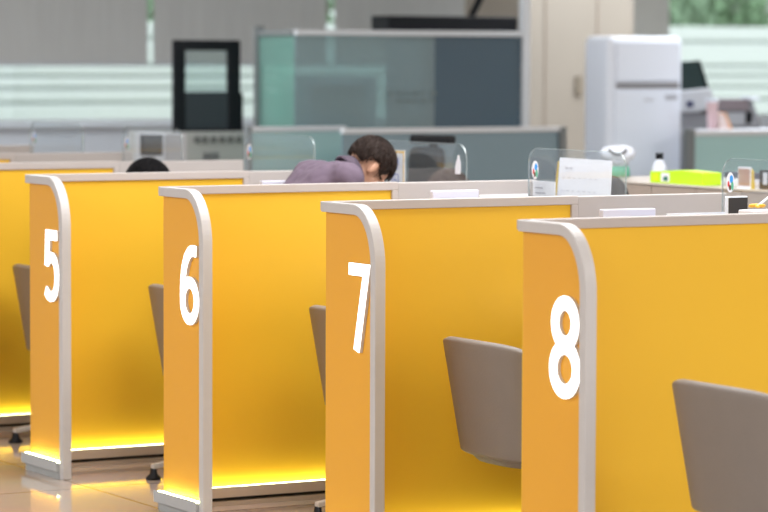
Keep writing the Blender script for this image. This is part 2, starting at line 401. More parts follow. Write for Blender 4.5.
for n in range(2, 9):
    if div is None: t = div = make_divider()
    else: t = dup(div)
    tag(t, LB[n], 'divider', 'yellow booth dividers'); t.location = (DX.get(n, 0), YN(n), 0)
    div0 = t
for n, t in [(n, o) for n in range(5, 9) for o in C.objects if o.get('label') == LB[n]]:
    dep = .007; y = (NT[n]+NB[n])/2
    yl = onx(NL[n], y, DX.get(n, 0)-dep).y - YN(n)
    zb = onx(NL[n]+8, NB[n], -dep).z; zt = onx(NL[n]+8, NT[n], -dep).z; h = zt-zb
    fw = MB(); sd = MB()
    fn_ = lambda u, v, d: Vector((d, yl-u*h*.90, zb+v*h))
    for i, (pts, cl) in enumerate(digit(str(n))):
        e = i*.0004
        fw.strip(pts, s_, fn_, -dep-e, -dep+.003-e, cl); sd.strip(pts, s_*.985, fn_, -dep+.003, .0079, cl)
    o = fw.build('number_face', NUM, t); o['label'] = 'lit white numeral %d' % n
    sd.build('number_side', NUMS, o)
# ------------------------------------------------------------ desks between the dividers
def make_desk():
    t = thing('service_desk', 'x', 'desk')
    a, b_ = .036-P+.012, -.02   # spans from the next divider to this one
    MB().box((.84, a, .705), (1.44, b_, .74)).build('worktop', DESKW, t, bevel=.004)
    MB().box((1.42, a, .0), (1.45, b_, .705)).build('front_panel', REAR, t)
    MB().box((1.44, a, .9), (1.66, b_, .93)).build('ledge', DESKW, t, bevel=.004)
    MB().box((1.45, a, 0), (1.48, b_, .9)).build('riser', REAR, t)
    MB().box((1.48, a, .705), (2.0, b_, .73)).build('staff_worktop', DESKW, t, bevel=.004)
    MB().box((1.95, a+.02, 0), (1.98, a+.08, .705)).build('leg', ALU, t); MB().box((1.95, b_-.08, 0), (1.98, b_-.02, .705)).build('leg', ALU, t)
    return t
dk = None
for n in range(2, 8):
    t = make_desk() if dk is None else dup(dk)
    dk = dk or t
    tag(t, {2: 'cream service desk of the very furthest booth, at the left edge', 3: 'cream service desk of the second furthest booth, left of the black hair', 4: 'cream service desk of the black haired visitor', 5: 'cream service desk the man in mauve bends over', 6: 'cream service desk in front of the desk calendar', 7: 'nearest cream service desk, holding the small dark monitor'}[n], 'desk', 'service desks between the dividers')
    t.location = (0, YN(n), 0)

# ------------------------------------------------------------ clear acrylic screens on the ledges
SX = 1.56
def rrect(w_, h_, r_, n=10):
    pts = [(0, 0), (w_, 0)]+[(w_-r_+r_*math.cos(a), h_-r_+r_*math.sin(a)) for a in [PI/2*i/n for i in range(n+1)]]+[(r_-r_*math.sin(a), h_-r_+r_*math.cos(a)) for a in [PI/2*i/n for i in range(n+1)]]
    return pts
def make_screen():
    t = thing('acrylic_screen', 'x', 'screen')
    f2 = lambda u, v, d: Vector((d, -u, v))
    MB().prism(rrect(.68, .395, .06), f2, -.003, .003).build('sheet', ACR, t)
    MB().strip(rrect(.683, .397, .06)[1:]+[(0, 0)], .003, f2, -.0032, .0032).build('polished_edge', ACRE, t)
    for u in (.1, .56): MB().box((-.03, -u-.02, 0), (.03, -u+.02, .012)).box((-.01, -u-.02, 0), (-.004, -u+.02, .04)).build('foot', ACRE, t)
    st = MB().prism([(.052+.024*math.cos(a), .312+.036*math.sin(a)) for a in [2*PI*i/20 for i in range(20)]], f2, -.0042, -.0034)
    s = st.build('sticker', WHT2, t); s['label'] = 'small colourful sticker'
    q = lambda cx, cy, rx, ry: [(cx+rx*math.cos(2*PI*i/16), cy+ry*math.sin(2*PI*i/16)) for i in range(16)]
    MB().prism(q(.059, .324, .010, .014), f2, -.0048, -.0042).build('print_blue', BLUES, s)
    MB().prism(q(.065, .300, .008, .016), f2, -.0048, -.0042).build('print_green', GRN, s)
    MB().prism(q(.042, .306, .006, .010), f2, -.0049, -.0043).build('print_red', RED, s)
    MB().prism(q(.051, .294, .007, .010), f2, -.0050, -.0044).build('print_brown', BRN, s)
    return t
sc = None
SL = {2: 35, 3: 127, 4: 249, 5: 388, 6: 533, 7: 727}
SLB = {2: 'clear acrylic screen furthest left, in front of the bare wall below the window', 3: 'clear acrylic screen behind the dark haired head', 4: 'clear acrylic screen left of the bending man in mauve',
       5: 'clear acrylic screen right of the bending man, with a white sticker at its right edge', 6: 'clear acrylic screen in front of the white desk calendar', 7: 'clear acrylic screen at the right edge of the picture'}
for n in range(2, 8):
    t = make_screen() if sc is None else dup(sc); sc = sc or t
    tag(t, SLB[n], 'screen', 'acrylic counter screens'); y = onx(SL[n]-4, 150, SX).y
    y = YN(n+0)-.16-.0 if False else y
    t.location = (SX, y, .93)
    if n == 5:
        f2 = lambda u, v, d: Vector((d, -u, v))
        s = MB().prism([(.600, .275), (.640, .275), (.645, .30), (.642, .325), (.634, .338), (.632, .352), (.620, .352), (.618, .338), (.606, .325), (.600, .30)], f2, -.0045, -.0034).build('bottle_sticker', WHT2, t)
        s['label'] = 'white bottle shaped sticker'
# ------------------------------------------------------------ customer chairs
TOP = .758
def make_chair():
    t = thing('customer_chair', 'x', 'chair')
    rows = 14; cols = 36; vs = []
    def pt(a, v, inner):
        # a: angle around the back (0 = straight back, facing -x); v: 0 bottom .. 1 top
        A = abs(a); top = TOP-.022*min(1, A/.85)**5-.15*max(0, (A-.80)/.42)**1.4; bot = TOP-.372
        z = bot+(top-bot)*v
        k = 1+.16*v
        rx, ry = .235*k, .255*k
        if inner: rx -= .040; ry -= .040
        e = 3.6
        ca, sa = math.cos(a), math.sin(a)
        n_ = (abs(ca)**e+abs(sa)**e)**(-1/e)
        x = -rx*ca*n_-.02*v; y = ry*sa*n_
        return Vector((x, y, z))
    amax = 1.22
    m = MB(); g = []
    prof = [(0, 0)]+[(0, i/rows) for i in range(1, rows)]+[(0, 1)]
    for c in range(cols+1):
        a = -amax+2*amax*c/cols
        loop = []
        for i in range(rows+1): loop.append(pt(a, i/rows, False))
        tp = (pt(a, 1, False)+pt(a, 1, True))/2+Vector((0, 0, .011)); loop.append(tp)
        for i in range(rows+1): loop.append(pt(a, 1-i/rows, True))
        loop.append((pt(a, 0, False)+pt(a, 0, True))/2-Vector((0, 0, .011)))
        g.append(loop)
    n = len(g[0]); vs = [v for l in g for v in l]; fs = []
    for c in range(cols):
        for i in range(n): j = (i+1) % n; fs.append((c*n+i, c*n+j, (c+1)*n+j, (c+1)*n+i))
    fs += [tuple(range(n)), tuple((cols)*n+i for i in range(n))[::-1]]
    m.add(vs, fs); o = m.build('backrest', CH, t, smooth=True, bevel=.008)
    # seat cushion
    m = MB(); prof = []
    pts = []
    for i in range(28):
        a = 2*PI*i/28; e = 3.2; ca, sa = math.cos(a), math.sin(a); k = (abs(ca)**e+abs(sa)**e)**(-1/e); pts.append((.24*ca*k+.03, .225*sa*k))
    lay = [(.93, .355), (1, .37), (1, .425), (.96, .44), (.85, .448)]
    vs = [(p[0]*k, p[1]*k, z) for k, z in lay for p in pts]; fs = []
    for l in range(len(lay)-1):
        for i in range(28): j = (i+1) % 28; fs.append((l*28+i, l*28+j, (l+1)*28+j, (l+1)*28+i))
    fs += [tuple(range(28))[::-1], tuple((len(lay)-1)*28+i for i in range(28))]
    m.add(vs, fs).build('seat', CH, t, smooth=True)
    MB().tube([(-.15, -.10, .365), (-.19, -.10, .40)], .010).build('bracket', CHS, t); MB().tube([(-.15, .10, .365), (-.19, .10, .40)], .010).build('bracket', CHS, t)
    MB().box((-.12, -.12, .347), (.1, .12, .358)).build('seat_plate', CHS, t, bevel=.004)
    MB().lathe([(.04, .35), (.028, .33), (.026, .12), (.045, .09), (.045, .055)]).build('column', ALU, t, smooth=True, bevel=.003)
    for i in range(4):
        a = 2*PI*i/4+math.radians(LEGA); c, s = math.cos(a), math.sin(a)
        M = Matrix.Rotation(a, 3, 'Z')
        lg = MB(); prof = [(0.02, .085, .022, .016), (.18, .075, .018, .013), (.365, .052, .013, .010)]
        vs = []
        for (x, z, hw, hh) in prof: vs += [M@Vector((x, -hw, z-hh)), M@Vector((x, hw, z-hh)), M@Vector((x, hw, z+hh)), M@Vector((x, -hw, z+hh))]
        fs = []
        for l in range(2):
            for q in range(4): r_ = (q+1) % 4; fs.append((l*4+q, l*4+r_, (l+1)*4+r_, (l+1)*4+q))
        fs += [(0, 1, 2, 3), (11, 10, 9, 8)]
        L = lg.add(vs, fs).build('leg', mat('pale_metal_leg', (.55, .53, .53), .4, metal=.3), t, bevel=.004)
        MB().lathe([(.030, 0), (.030, .010), (.016, .022), (.012, .045)], (.358*c, .358*s, 0), 16).build('glide', BLK, L, smooth=True)
    return t
LEGA = 125
ZT = {4: .765, 5: .755, 6: .755, 7: .758, 8: .758}
CHROT = {4: 0, 5: 0, 6: 0, 7: 0, 8: 0}
c0 = None
# (far top corner of the back as seen, label)
CH_S = [((15, 262), 4, 'taupe shell chair at the far left, half hidden by the five divider'), ((150, 284), 5, 'thin strip of a taupe shell chair left of the six divider'),
        ((310, 305), 6, 'taupe shell chair edge showing beside the seven divider, behind its orange end'), ((447, 335), 7, 'taupe shell chair in the middle, its back cut off by the eight divider'), ((675, 377), 8, 'nearest taupe shell chair, at the lower right corner')]
FEET = {4: (13, 452), 5: (149, 470), 6: (307, 508)}
for (pc, n, lb) in CH_S:
    t = make_chair() if c0 is None else dup(c0); c0 = c0 or t
    tag(t, lb, 'chair', 'taupe shell chairs at the booths'); q = onz(pc[0], pc[1], ZT[n])
    t.location = (q.x+(.213 if n > 6 else .228), q.y-.275, 0); t.rotation_euler = (0, 0, math.radians(CHROT[n]))
    if n == 4:
        for k_ in kids(t):
            if k_.name.startswith('leg'): k_.rotation_euler = (0, 0, math.radians(-30))

# ------------------------------------------------------------ people
def capsule(m, a, b, ra, rb, seg=14, n=5, flat=None):
    a, b = Vector(a), Vector(b); d = (b-a).normalized() if (b-a).length > 1e-6 else Vector((0, 0, 1))
    x = d.orthogonal().normalized(); y = d.cross(x); rings = []
    for i in range(n+1):
        t = -PI/2+PI/2*i/n; rings.append((a+d*ra*math.sin(t), ra*math.cos(t)))
    for i in range(n+1):
        t = PI/2*i/n; rings.append((b+d*rb*math.sin(t), rb*math.cos(t)))
    vs = []; fs = []
    for c, r in rings:
        r = max(r, 1e-4); vs += [c+(x*math.cos(2*PI*k/seg)+y*math.sin(2*PI*k/seg))*r for k in range(seg)]
    for i in range(len(rings)-1):
        for k in range(seg): u = (k+1) % seg; fs.append((i*seg+k, i*seg+u, (i+1)*seg+u, (i+1)*seg+k))
    fs += [tuple(range(seg))[::-1], tuple((len(rings)-1)*seg+k for k in range(seg))]
    m.add(vs, fs)
def ellip(m, c, r, M=None, seg=20, n=12, clip=None):
    vs = []; fs = []; M = M or Matrix.Identity(3); c = Vector(c)
    for i in range(n+1):
        t = -PI/2+PI*i/n
        for k in range(seg):
            a = 2*PI*k/seg; p = Vector((r[0]*math.cos(t)*math.cos(a), r[1]*math.cos(t)*math.sin(a), r[2]*math.sin(t)))
            if abs(math.cos(t)) < 1e-6: p = Vector((1e-4*math.cos(a), 1e-4*math.sin(a), p.z))
            vs.append(c+M@p)
    for i in range(n):
        for k in range(seg): u = (k+1) % seg; fs.append((i*seg+k, i*seg+u, (i+1)*seg+u, (i+1)*seg+k))
    fs += [tuple(range(seg))[::-1], tuple(n*seg+k for k in range(seg))]
    m.add(vs, fs)
def remesh(o, vox, smooth=4):
    r = o.modifiers.new('remesh', 'REMESH'); r.mode = 'VOXEL'; r.voxel_size = vox; r.use_smooth_shade = True
    s = o.modifiers.new('smooth', 'SMOOTH'); s.factor = .5; s.iterations = smooth
def hand(m, wrist, fwd, up, side):
    """palm, four unequal bent fingers and a thumb; side = +1/-1 where the thumb leaves"""
    wrist = Vector(wrist); f = Vector(fwd).normalized(); u = Vector(up); u = (u-f*u.dot(f)).normalized(); s = f.cross(u)*side
    for k in (-.028, -.01, .01, .028): capsule(m, wrist+s*k*.6, wrist+f*.085+s*k, .016, .0125)
    for k, (o, L) in enumerate(((.030, .066), (.0105, .075), (-.0105, .070), (-.031, .054))):
        a = wrist+f*.088+s*o; b_ = a+f*L*.42+s*o*.15+u*.004; c = b_+(f*.8-u*.55).normalized()*L*.32; d = c+(f*.45-u*.8).normalized()*L*.26
        capsule(m, a, b_, .0095, .0088, 10, 4); capsule(m, b_, c, .0088, .008, 10, 4); capsule(m, c, d, .008, .007, 10, 4)
    a = wrist+f*.025+s*.030; b_ = a+(f*.6+s*.8).normalized()*.040; c = b_+(f*.9+s*.35-u*.2).normalized()*.030
    capsule(m, a, b_, .013, .0105, 10, 4); capsule(m, b_, c, .0105, .0085, 10, 4)
def person(label, J, hd, hair, shirt, hair_style='short', collar=None, sleeve=.92):
    """J: joints hip, chest, neck, head, knee/foot/sh/el/wr pairs; hd: (forward pitch deg, heading deg) of the head"""
    t = thing('person', label, 'person', (0, 0, 0))
    V = {k: Vector(v) for k, v in J.items()}
    base = Vector((V['hip'].x, V['hip'].y, 0)); t.location = base
    for k in V: V[k] = V[k]-base
    lat = (V['shR']-V['shL']).normalized()
    b = MB(); sh = MB(); tr = MB()
    def torso(m, g):
        for k in (-1, 0, 1):
            capsule(m, V['hip']+lat*.075*k, V['waist']+lat*.065*k, .105+g, .095+g)
            capsule(m, V['waist']+lat*.065*k, V['chest']+lat*.085*k, .095+g, .105+g)
        capsule(m, V['shL'], V['shR'], .062+g, .062+g)
        capsule(m, V['chest']-lat*.08, V['shL']+lat*.03, .095+g, .06+g); capsule(m, V['chest']+lat*.08, V['shR']-lat*.03, .095+g, .06+g)
        capsule(m, V['chest'], V['neck'], .09+g, .055+g)
    torso(b, 0)
    capsule(b, V['neck'], V['head']-(V['head']-V['neck'])*.35, .054, .050)
    for s in 'LR':
        capsule(b, V['sh'+s], V['el'+s], .050, .038); capsule(b, V['el'+s], V['wr'+s], .038, .026)
        fw = V['wr'+s]-V['el'+s]; fw.z *= .2
        hand(b, V['wr'+s], fw, (0, 0, 1), 1 if s == 'R' else -1)
        capsule(b, V['hip']+lat*(.09 if s == 'R' else -.09), V['kn'+s], .085, .058); capsule(b, V['kn'+s], V['an'+s], .056, .036)
        capsule(sh, V['sh'+s], V['el'+s], .060, .050)
        capsule(sh, V['el'+s], V['el'+s]+(V['wr'+s]-V['el'+s])*sleeve, .050, .038)
        capsule(tr, V['hip']+lat*(.09 if s == 'R' else -.09), V['kn'+s], .100, .075); capsule(tr, V['kn'+s], V['an'+s]+Vector((0, 0, .03)), .073, .058)
    capsule(tr, V['hip']-lat*.07, V['hip']+lat*.07, .118, .118); capsule(tr, V['hip'], V['waist'], .11, .105)
    torso(sh, .012)
    # head: local +x is the way the face looks, +z the crown
    Mh = Matrix.Rotation(math.radians(hd[1]), 3, 'Z') @ Matrix.Rotation(math.radians(hd[0]), 3, 'Y')
    hc = V['head']; h_ = lambda x, y, z: hc+Mh@Vector((x, y, z))
    ellip(b, h_(-.012, 0, .028), (.092, .074, .088), Mh); ellip(b, h_(.022, 0, -.03), (.062, .060, .082), Mh)
    capsule(b, h_(.045, -.018, -.088), h_(.045, .018, -.088), .024, .024)
    capsule(b, h_(.084, 0, .012), h_(.100, 0, -.030), .008, .012); ellip(b, h_(.088, -.012, -.034), (.011, .009, .008), Mh); ellip(b, h_(.088, .012, -.034), (.011, .009, .008), Mh)
    capsule(b, h_(.074, -.045, .024), h_(.084, -.014, .024), .009, .010); capsule(b, h_(.074, .045, .024), h_(.084, .014, .024), .009, .010)
    capsule(b, h_(.079, -.020, -.062), h_(.082, .020, -.062), .007, .007); capsule(b, h_(.076, -.016, -.071), h_(.078, .016, -.071), .007, .007)
    for s in (-1, 1):
        ellip(b, h_(-.002, s*.078, -.004), (.016, .008, .030), Mh@Matrix.Rotation(-.2, 3, 'Y')); ellip(b, h_(.002, s*.072, -.024), (.010, .007, .012), Mh)
        ellip(b, h_(.055, s*.045, -.02), (.022, .02, .022), Mh)
    body = b.build('body', SKIN, t, smooth=True); remesh(body, .0062, 3)
    e = MB()
    for s in (-1, 1): ellip(e, h_(.074, s*.031, .004), (.0115, .0115, .0115), Mh, 14, 8)
    e.build('eyes', mat('eye_white', (.75, .73, .70), .2), body, smooth=True)
    e = MB()
    for s in (-1, 1): ellip(e, h_(.083, s*.031, .004), (.0045, .0055, .0055), Mh, 12, 6)
    e.build('irises', BLK, body, smooth=True)
    e = MB()
    for s in (-1, 1): capsule(e, h_(.080, s*.046, .026), h_(.089, s*.016, .028), .0035, .004, 8, 3)
    e.build('eyebrows', hair, body, smooth=True)
    l = MB(); capsule(l, h_(.0865, -.018, -.0665), h_(.0865, .018, -.0665), .0035, .0035, 8, 3); l.build('lips', mat('lip', (.38, .13, .11), .5), body, smooth=True)
    # hair cap: a shell over the skull with uneven locks
    hm = MB(); seg, n = 64, 40; vs = []; fs = []
    keep = {}
    for i in range(n+1):
        th = PI*i/n
        for k in range(seg):
            a = 2*PI*k/seg; dx, dy, dz = math.sin(th)*math.cos(a), math.sin(th)*math.sin(a), math.cos(th)
            rx, ry, rz = (.104, .086, .102)
            low = dz < -.1 and dx < .1
            nz = noise.noise(Vector((dx*7, dy*7, dz*2)))*.006+noise.noise(Vector((dx*22, dy*22, dz*6)))*.0035
            p = Vector((dx*(rx+nz)-.014, dy*(ry+nz), dz*(rz+nz)+.030)); vs.append(h_(*p)); keep[i*seg+k] = (dx, dy, dz)
    for i in range(n):
        for k in range(seg):
            u = (k+1) % seg; dx, dy, dz = keep[i*seg+k]
            jag = noise.noise(Vector((k*.9, 3, 1)))*.07
            if hair_style == 'short':
                lim = .36 if dx > .55 else (-.10 if dx > .16 else (-.12+jag*.3 if dx > -.40 else -.62))
                if dx > .16 and dx <= .55: lim = -.12
                if -.12 < dx < .22 and abs(dy) > .6: lim = .0
            else: lim = .36 if dx > .6 else -.75
            if dz > lim+jag: fs.append((i*seg+k, i*seg+u, (i+1)*seg+u, (i+1)*seg+k))
    hm.add(vs, fs); ho = hm.build('hair', hair, t, smooth=True)
    so = ho.modifiers.new('solid', 'SOLIDIFY'); so.thickness = .012; so.offset = -1
    # strands over the cap so its outline is hair and not a shell
    hs = MB()
    for i in range(900):
        th = random.uniform(0, 2.0); a = random.uniform(-PI, PI)
        dx, dy, dz = math.sin(th)*math.cos(a), math.sin(th)*math.sin(a), math.cos(th)
        if dx > .5 and dz < .42: continue
        if dz < -.1 and dx > -.3: continue
        pts = []; L_ = random.uniform(.25, .5)
        for q in range(4):
            t2 = th+L_*q/3; ddx, ddy, ddz = math.sin(t2)*math.cos(a+.1*q), math.sin(t2)*math.sin(a+.1*q), math.cos(t2)
            if hair_style == 'short' and abs(ddy) > .6 and -.15 < ddx < .25 and ddz < -.05: break
            if ddx > .5 and ddz < .25: break
            k_ = 1.02+.012*q
            pts.append(h_(ddx*.104*k_-.014, ddy*.086*k_, ddz*.102*k_+.03))
        if len(pts) > 1: hs.tube(pts, [.0022, .002, .0016, .0006][:len(pts)], 5)
    hs.build('hair_strands', hair, ho, smooth=True)
    so_ = sh.build('shirt', shirt, t, smooth=True); remesh(so_, .010, 5)
    tx = bpy.data.textures.get('cloth_folds') or bpy.data.textures.new('cloth_folds', 'CLOUDS'); tx.noise_scale = .09
    dm = so_.modifiers.new('folds', 'DISPLACE'); dm.texture = tx; dm.strength = .022; dm.mid_level = .5
    to = tr.build('trousers', TROU, t, smooth=True); remesh(to, .012, 5)
    if collar:
        # a turned shirt collar round the neck
        ax = (V['head']-V['neck']).normalized(); c0_ = V['neck']+ax*.004; xa = ax.orthogonal().normalized(); ya = ax.cross(xa); m = MB(); vs = []; fs = []; sg = 36
        for k in range(sg):
            a = 2*PI*k/sg; d = xa*math.cos(a)+ya*math.sin(a)
            for (r_, z) in ((.062, .048), (.069, .048), (.085, .0), (.076, -.008)): vs.append(c0_+d*r_+ax*z)
        for k in range(sg):
            u = (k+1) % sg
            for q in range(4): r_ = (q+1) % 4; fs.append((k*4+q, k*4+r_, u*4+r_, u*4+q))
        m.add(vs, fs).build('collar', collar, so_, smooth=True)
    for s in 'LR':
        m = MB(); a = V['an'+s]; capsule(m, (a.x-.03, a.y, .045), (a.x+.13, a.y, .035), .045, .035); capsule(m, (a.x-.03, a.y, .05), (a.x-.01, a.y, .09), .044, .042)
        o = m.build('shoe', BLK, t, smooth=True); remesh(o, .01, 3)
    return t
# the man in mauve, bending over the desk of the booth between dividers 5 and 6
MY = 3.30
hp = ony(367, 167.5, MY); nk = ony(349, 173, MY)
person('man in a mauve shirt bending forward over the desk, dark brown hair, face turned down',
       dict(hip=(.72, MY, .57), waist=(.78, MY, .84), chest=(nk.x-.12, MY, 1.135), neck=(nk.x-.02, MY, nk.z-.01), head=(hp.x, MY, hp.z),
            shL=(nk.x-.10, MY+.165, 1.185), shR=(nk.x-.10, MY-.165, 1.185), elL=(1.16, MY+.24, .92), elR=(1.16, MY-.24, .92), wrL=(1.30, MY+.12, .775), wrR=(1.30, MY-.12, .775),
            knL=(1.12, MY+.13, .52), knR=(1.12, MY-.13, .52), anL=(1.06, MY+.13, .08), anR=(1.02, MY-.13, .08)),
       (66, -6), HAIRB, SHIRT, 'short', SHIRTD)
def seated(label, hx, hy, hz, sgn, pitch, hair, shirt, style, head=0, hipx=.30):
    person(label, dict(hip=(hx-sgn*hipx, hy, .56), waist=(hx-sgn*(hipx-.02), hy, .72), chest=(hx-sgn*.14, hy, hz-.26), neck=(hx-sgn*.09, hy, hz-.12), head=(hx, hy, hz),
            shL=(hx-sgn*.13, hy+sgn*.165, hz-.2), shR=(hx-sgn*.13, hy-sgn*.165, hz-.2), elL=(hx+sgn*.02, hy+sgn*.22, .80), elR=(hx+sgn*.02, hy-sgn*.22, .80),
            wrL=(hx+sgn*.22, hy+sgn*.11, .775), wrR=(hx+sgn*.22, hy-sgn*.11, .775), knL=(hx-sgn*(hipx-.40), hy+sgn*.11, .53), knR=(hx-sgn*(hipx-.40), hy-sgn*.11, .53),
            anL=(hx-sgn*(hipx-.36), hy+sgn*.11, .08), anR=(hx-sgn*(hipx-.36), hy-sgn*.11, .08)), (pitch, 0 if sgn > 0 else 180), hair, shirt, style)
q = ony(145.5, 189, 4.54)
seated('seated person with only a bowed black haired head showing above the panel', q.x, 4.54, q.z, 1, 48, HAIRK, SHIRT2, 'short')
q = onx(447, 200, 2.05)
seated('staff member with brown hair, just the top of the head behind the acrylic screen', q.x, q.y, q.z, -1, 15, HAIRM, SHIRT3, 'long')
staff_xy = (q.x+.30, q.y)

# ------------------------------------------------------------ office chairs behind the counter
def office_chair(loc, rz, label, hb, headrest=False, wtop=.2):
    t = thing('office_chair', label, 'chair', loc, rz)
    o = MB(); ex = .35 if headrest else 1; pts = [(-wtop*1.1, .55), (wtop*1.1, .55), (wtop*1.15, .75)]+[(wtop*abs(math.cos(a))**ex*(1 if math.cos(a) > 0 else -1), hb-.16+.16*math.sin(a)**ex) for a in [PI*i/16 for i in range(17)]]+[(-wtop*1.15, .75)]
    o.prism(pts, lambda u, v, d: Vector((d-.25-(v-.55)*.1, u, v)), 0, .06).build('backrest', BLKF, t, bevel=.02, seg=3)
    if headrest:
        MB().box((-.38, -.115, hb+.01), (-.29, .115, hb+.055)).build('headrest', BLKF, t, bevel=.015, seg=3)
        MB().box((-.355, -.02, hb-.1), (-.335, .02, hb+.04)).build('headrest_stem', BLK, t)
    MB().box((-.24, -.24, .44), (.24, .24, .52)).build('seat', BLKF, t, bevel=.03, seg=3)
    MB().box((-.30, -.03, .42), (-.27, .03, .62)).box((-.30, -.03, .42), (0, .03, .44)).build('back_bracket', BLK, t)
    MB().lathe([(.03, .44), (.03, .2), (.045, .12), (.045, .06)]).build('gas_column', DGRY, t, smooth=True)
    for i in range(5):
        a = 2*PI*i/5; L = MB().tube([(.03*math.cos(a), .03*math.sin(a), .1), (.28*math.cos(a), .28*math.sin(a), .07)], [.025, .018]).build('leg', BLK, t)
        MB().tube([(.28*math.cos(a)-.02*math.sin(a), .28*math.sin(a)+.02*math.cos(a), .03), (.28*math.cos(a)+.02*math.sin(a), .28*math.sin(a)-.02*math.cos(a), .03)], .03).build('castor', BLK, L)
    for s in (-1, 1): MB().box((-.15, s*.27-.03, .66), (.12, s*.27+.03, .69)).box((-.03, s*.27-.01, .46), (.0, s*.27+.01, .66)).box((-.03, min(s*.27, s*.22), .46), (0, max(s*.27, s*.22), .48)).build('armrest', BLK, t, bevel=.006)
    return t
q = onx(611, 180, 2.45); office_chair((2.16, q.y, 0), PI, 'black round backed office chair behind the white desk calendar', onx(615, 175.5, 2.45).z, wtop=.155)
office_chair((staff_xy[0]+.02, staff_xy[1], 0), PI, 'low office chair under the brown haired staff member', .86, wtop=.17)
dirc = math.atan2(CAM.y-5, CAM.x-4)
q = ony(431, 150, 5.6); office_chair((q.x+.32*math.cos(dirc-.5), 5.6+.32*math.sin(dirc-.5), 0), dirc-.5, 'tall black office chair with headrest, seen through the screen right of the bending man', ony(431, 146, 5.6).z, True, wtop=.10)

# ------------------------------------------------------------ things on the ledges
# sign card with yellow border behind the bending man's head
def rot_thing(name, label, cat, loc, rz=0): return thing(name, label, cat, loc, rz)
q = onx(391, 181, 1.63)
t = rot_thing('sign_card', 'white sign card with yellow border and blue lettering right of the bending man', 'sign', (1.61, q.y, .93)); zt = onx(400, 150, 1.63).z-.93
cw = q.y-onx(408.5, 170, 1.63).y
MB().box((0, -cw, .0), (.004, 0, zt)).build('card', WHT2, t)
m = MB(); m.box((-.001, -cw, zt-.012), (-.0002, 0, zt-.004)); m.box((-.001, -cw+.002, 0), (-.0002, -cw+.010, zt-.012)); m.build('border', YPET, t)
m = MB()
def glyph(m, y, z, s):
    m.box((-.0012, y-s*.45, z+s*.9), (-.0003, y, z+s)); m.box((-.0012, y-s*.08, z+s*.45), (-.0003, y, z+s*.9)); m.box((-.0012, y-s*.45, z+s*.45), (-.0003, y, z+s*.55))
    m.box((-.0012, y-s*.72, z+s*.3), (-.0003, y-s*.62, z+s)); m.box((-.0012, y-s*.6, z+s*.1), (-.0003, y-s*.15, z+s*.2)); m.box((-.0012, y-s*.25, z), (-.0003, y-s*.15, z+s*.3))
for r_, s in ((zt-.085, .055), (zt-.155, .055)):
    for c in range(2): glyph(m, -.012-c*.05, r_, s)
for i in range(3): m.box((-.0012, -.02-i*.035, zt-.195), (-.0003, -.04-i*.035, zt-.187))
m.build('lettering', BLUE, t)
MB().box((0, -cw, 0), (.05, 0, .004)).build('foot', ACRE, t)
# calendar and card behind the screen of booth 6-7
q = onx(561, 193, 1.65); q2 = onx(614, 193, 1.65); zt = onx(590, 161, 1.65).z
t = thing('desk_calendar', 'white desk calendar with a mustard back card, standing behind the acrylic screen', 'calendar', (1.60, q.y, .93)); wd = q.y-q2.y; hh = zt-.93
fc = lambda u, v, d: Vector((d+v*.10, -u, v))
MB().prism([(.02, 0), (wd+.03, 0), (wd+.005, hh+.006), (.012, hh+.008)], fc, 0, .003).build('page', WHT2, t)
MB().prism([(-.012, 0), (.018, 0), (.006, hh-.006), (.000, hh-.006)], fc, 0, .003).build('back_page', MUST, t)
MB().prism([(-.024, 0), (-.013, 0), (.0, hh-.01), (-.010, hh-.01)], fc, 0, .05).build('stand', DGRY, t)
m = MB()
for r_ in range(5):
    for c in range(7): m.box((-.0015+.10*(hh-.07-r_*.05), -(.045+c*.038)-.016, hh-.07-r_*.05), (-.0005+.10*(hh-.07-r_*.05), -(.045+c*.038), hh-.066-r_*.05))
for c in range(2): m.box((.10*(hh-.03)-.0015, -(.06+c*.03)-.02, hh-.035), (.10*(hh-.03)-.0005, -(.06+c*.03), hh-.027))
m.build('date_print', mat('faint_print', (.55, .55, .62), .7), t)
q = onx(535, 193, 1.60); q2 = onx(557, 193, 1.60); zt = onx(545, 181, 1.60).z-.93
t = thing('notice_card', 'small white notice card with lines of text left of the desk calendar', 'card', (1.59, q.y, .93))
MB().box((0, -(q.y-q2.y), 0), (.003, 0, zt)).build('card', WHT2, t)
m = MB()
for i in range(6): m.box((-.001, -.02-random.uniform(.05, .08), zt-.03-i*.02), (-.0002, -.02, zt-.025-i*.02))
m.build('text_lines', INK, t); MB().box((0, -.12, 0), (.05, -.02, .003)).build('foot', WHT2, t)
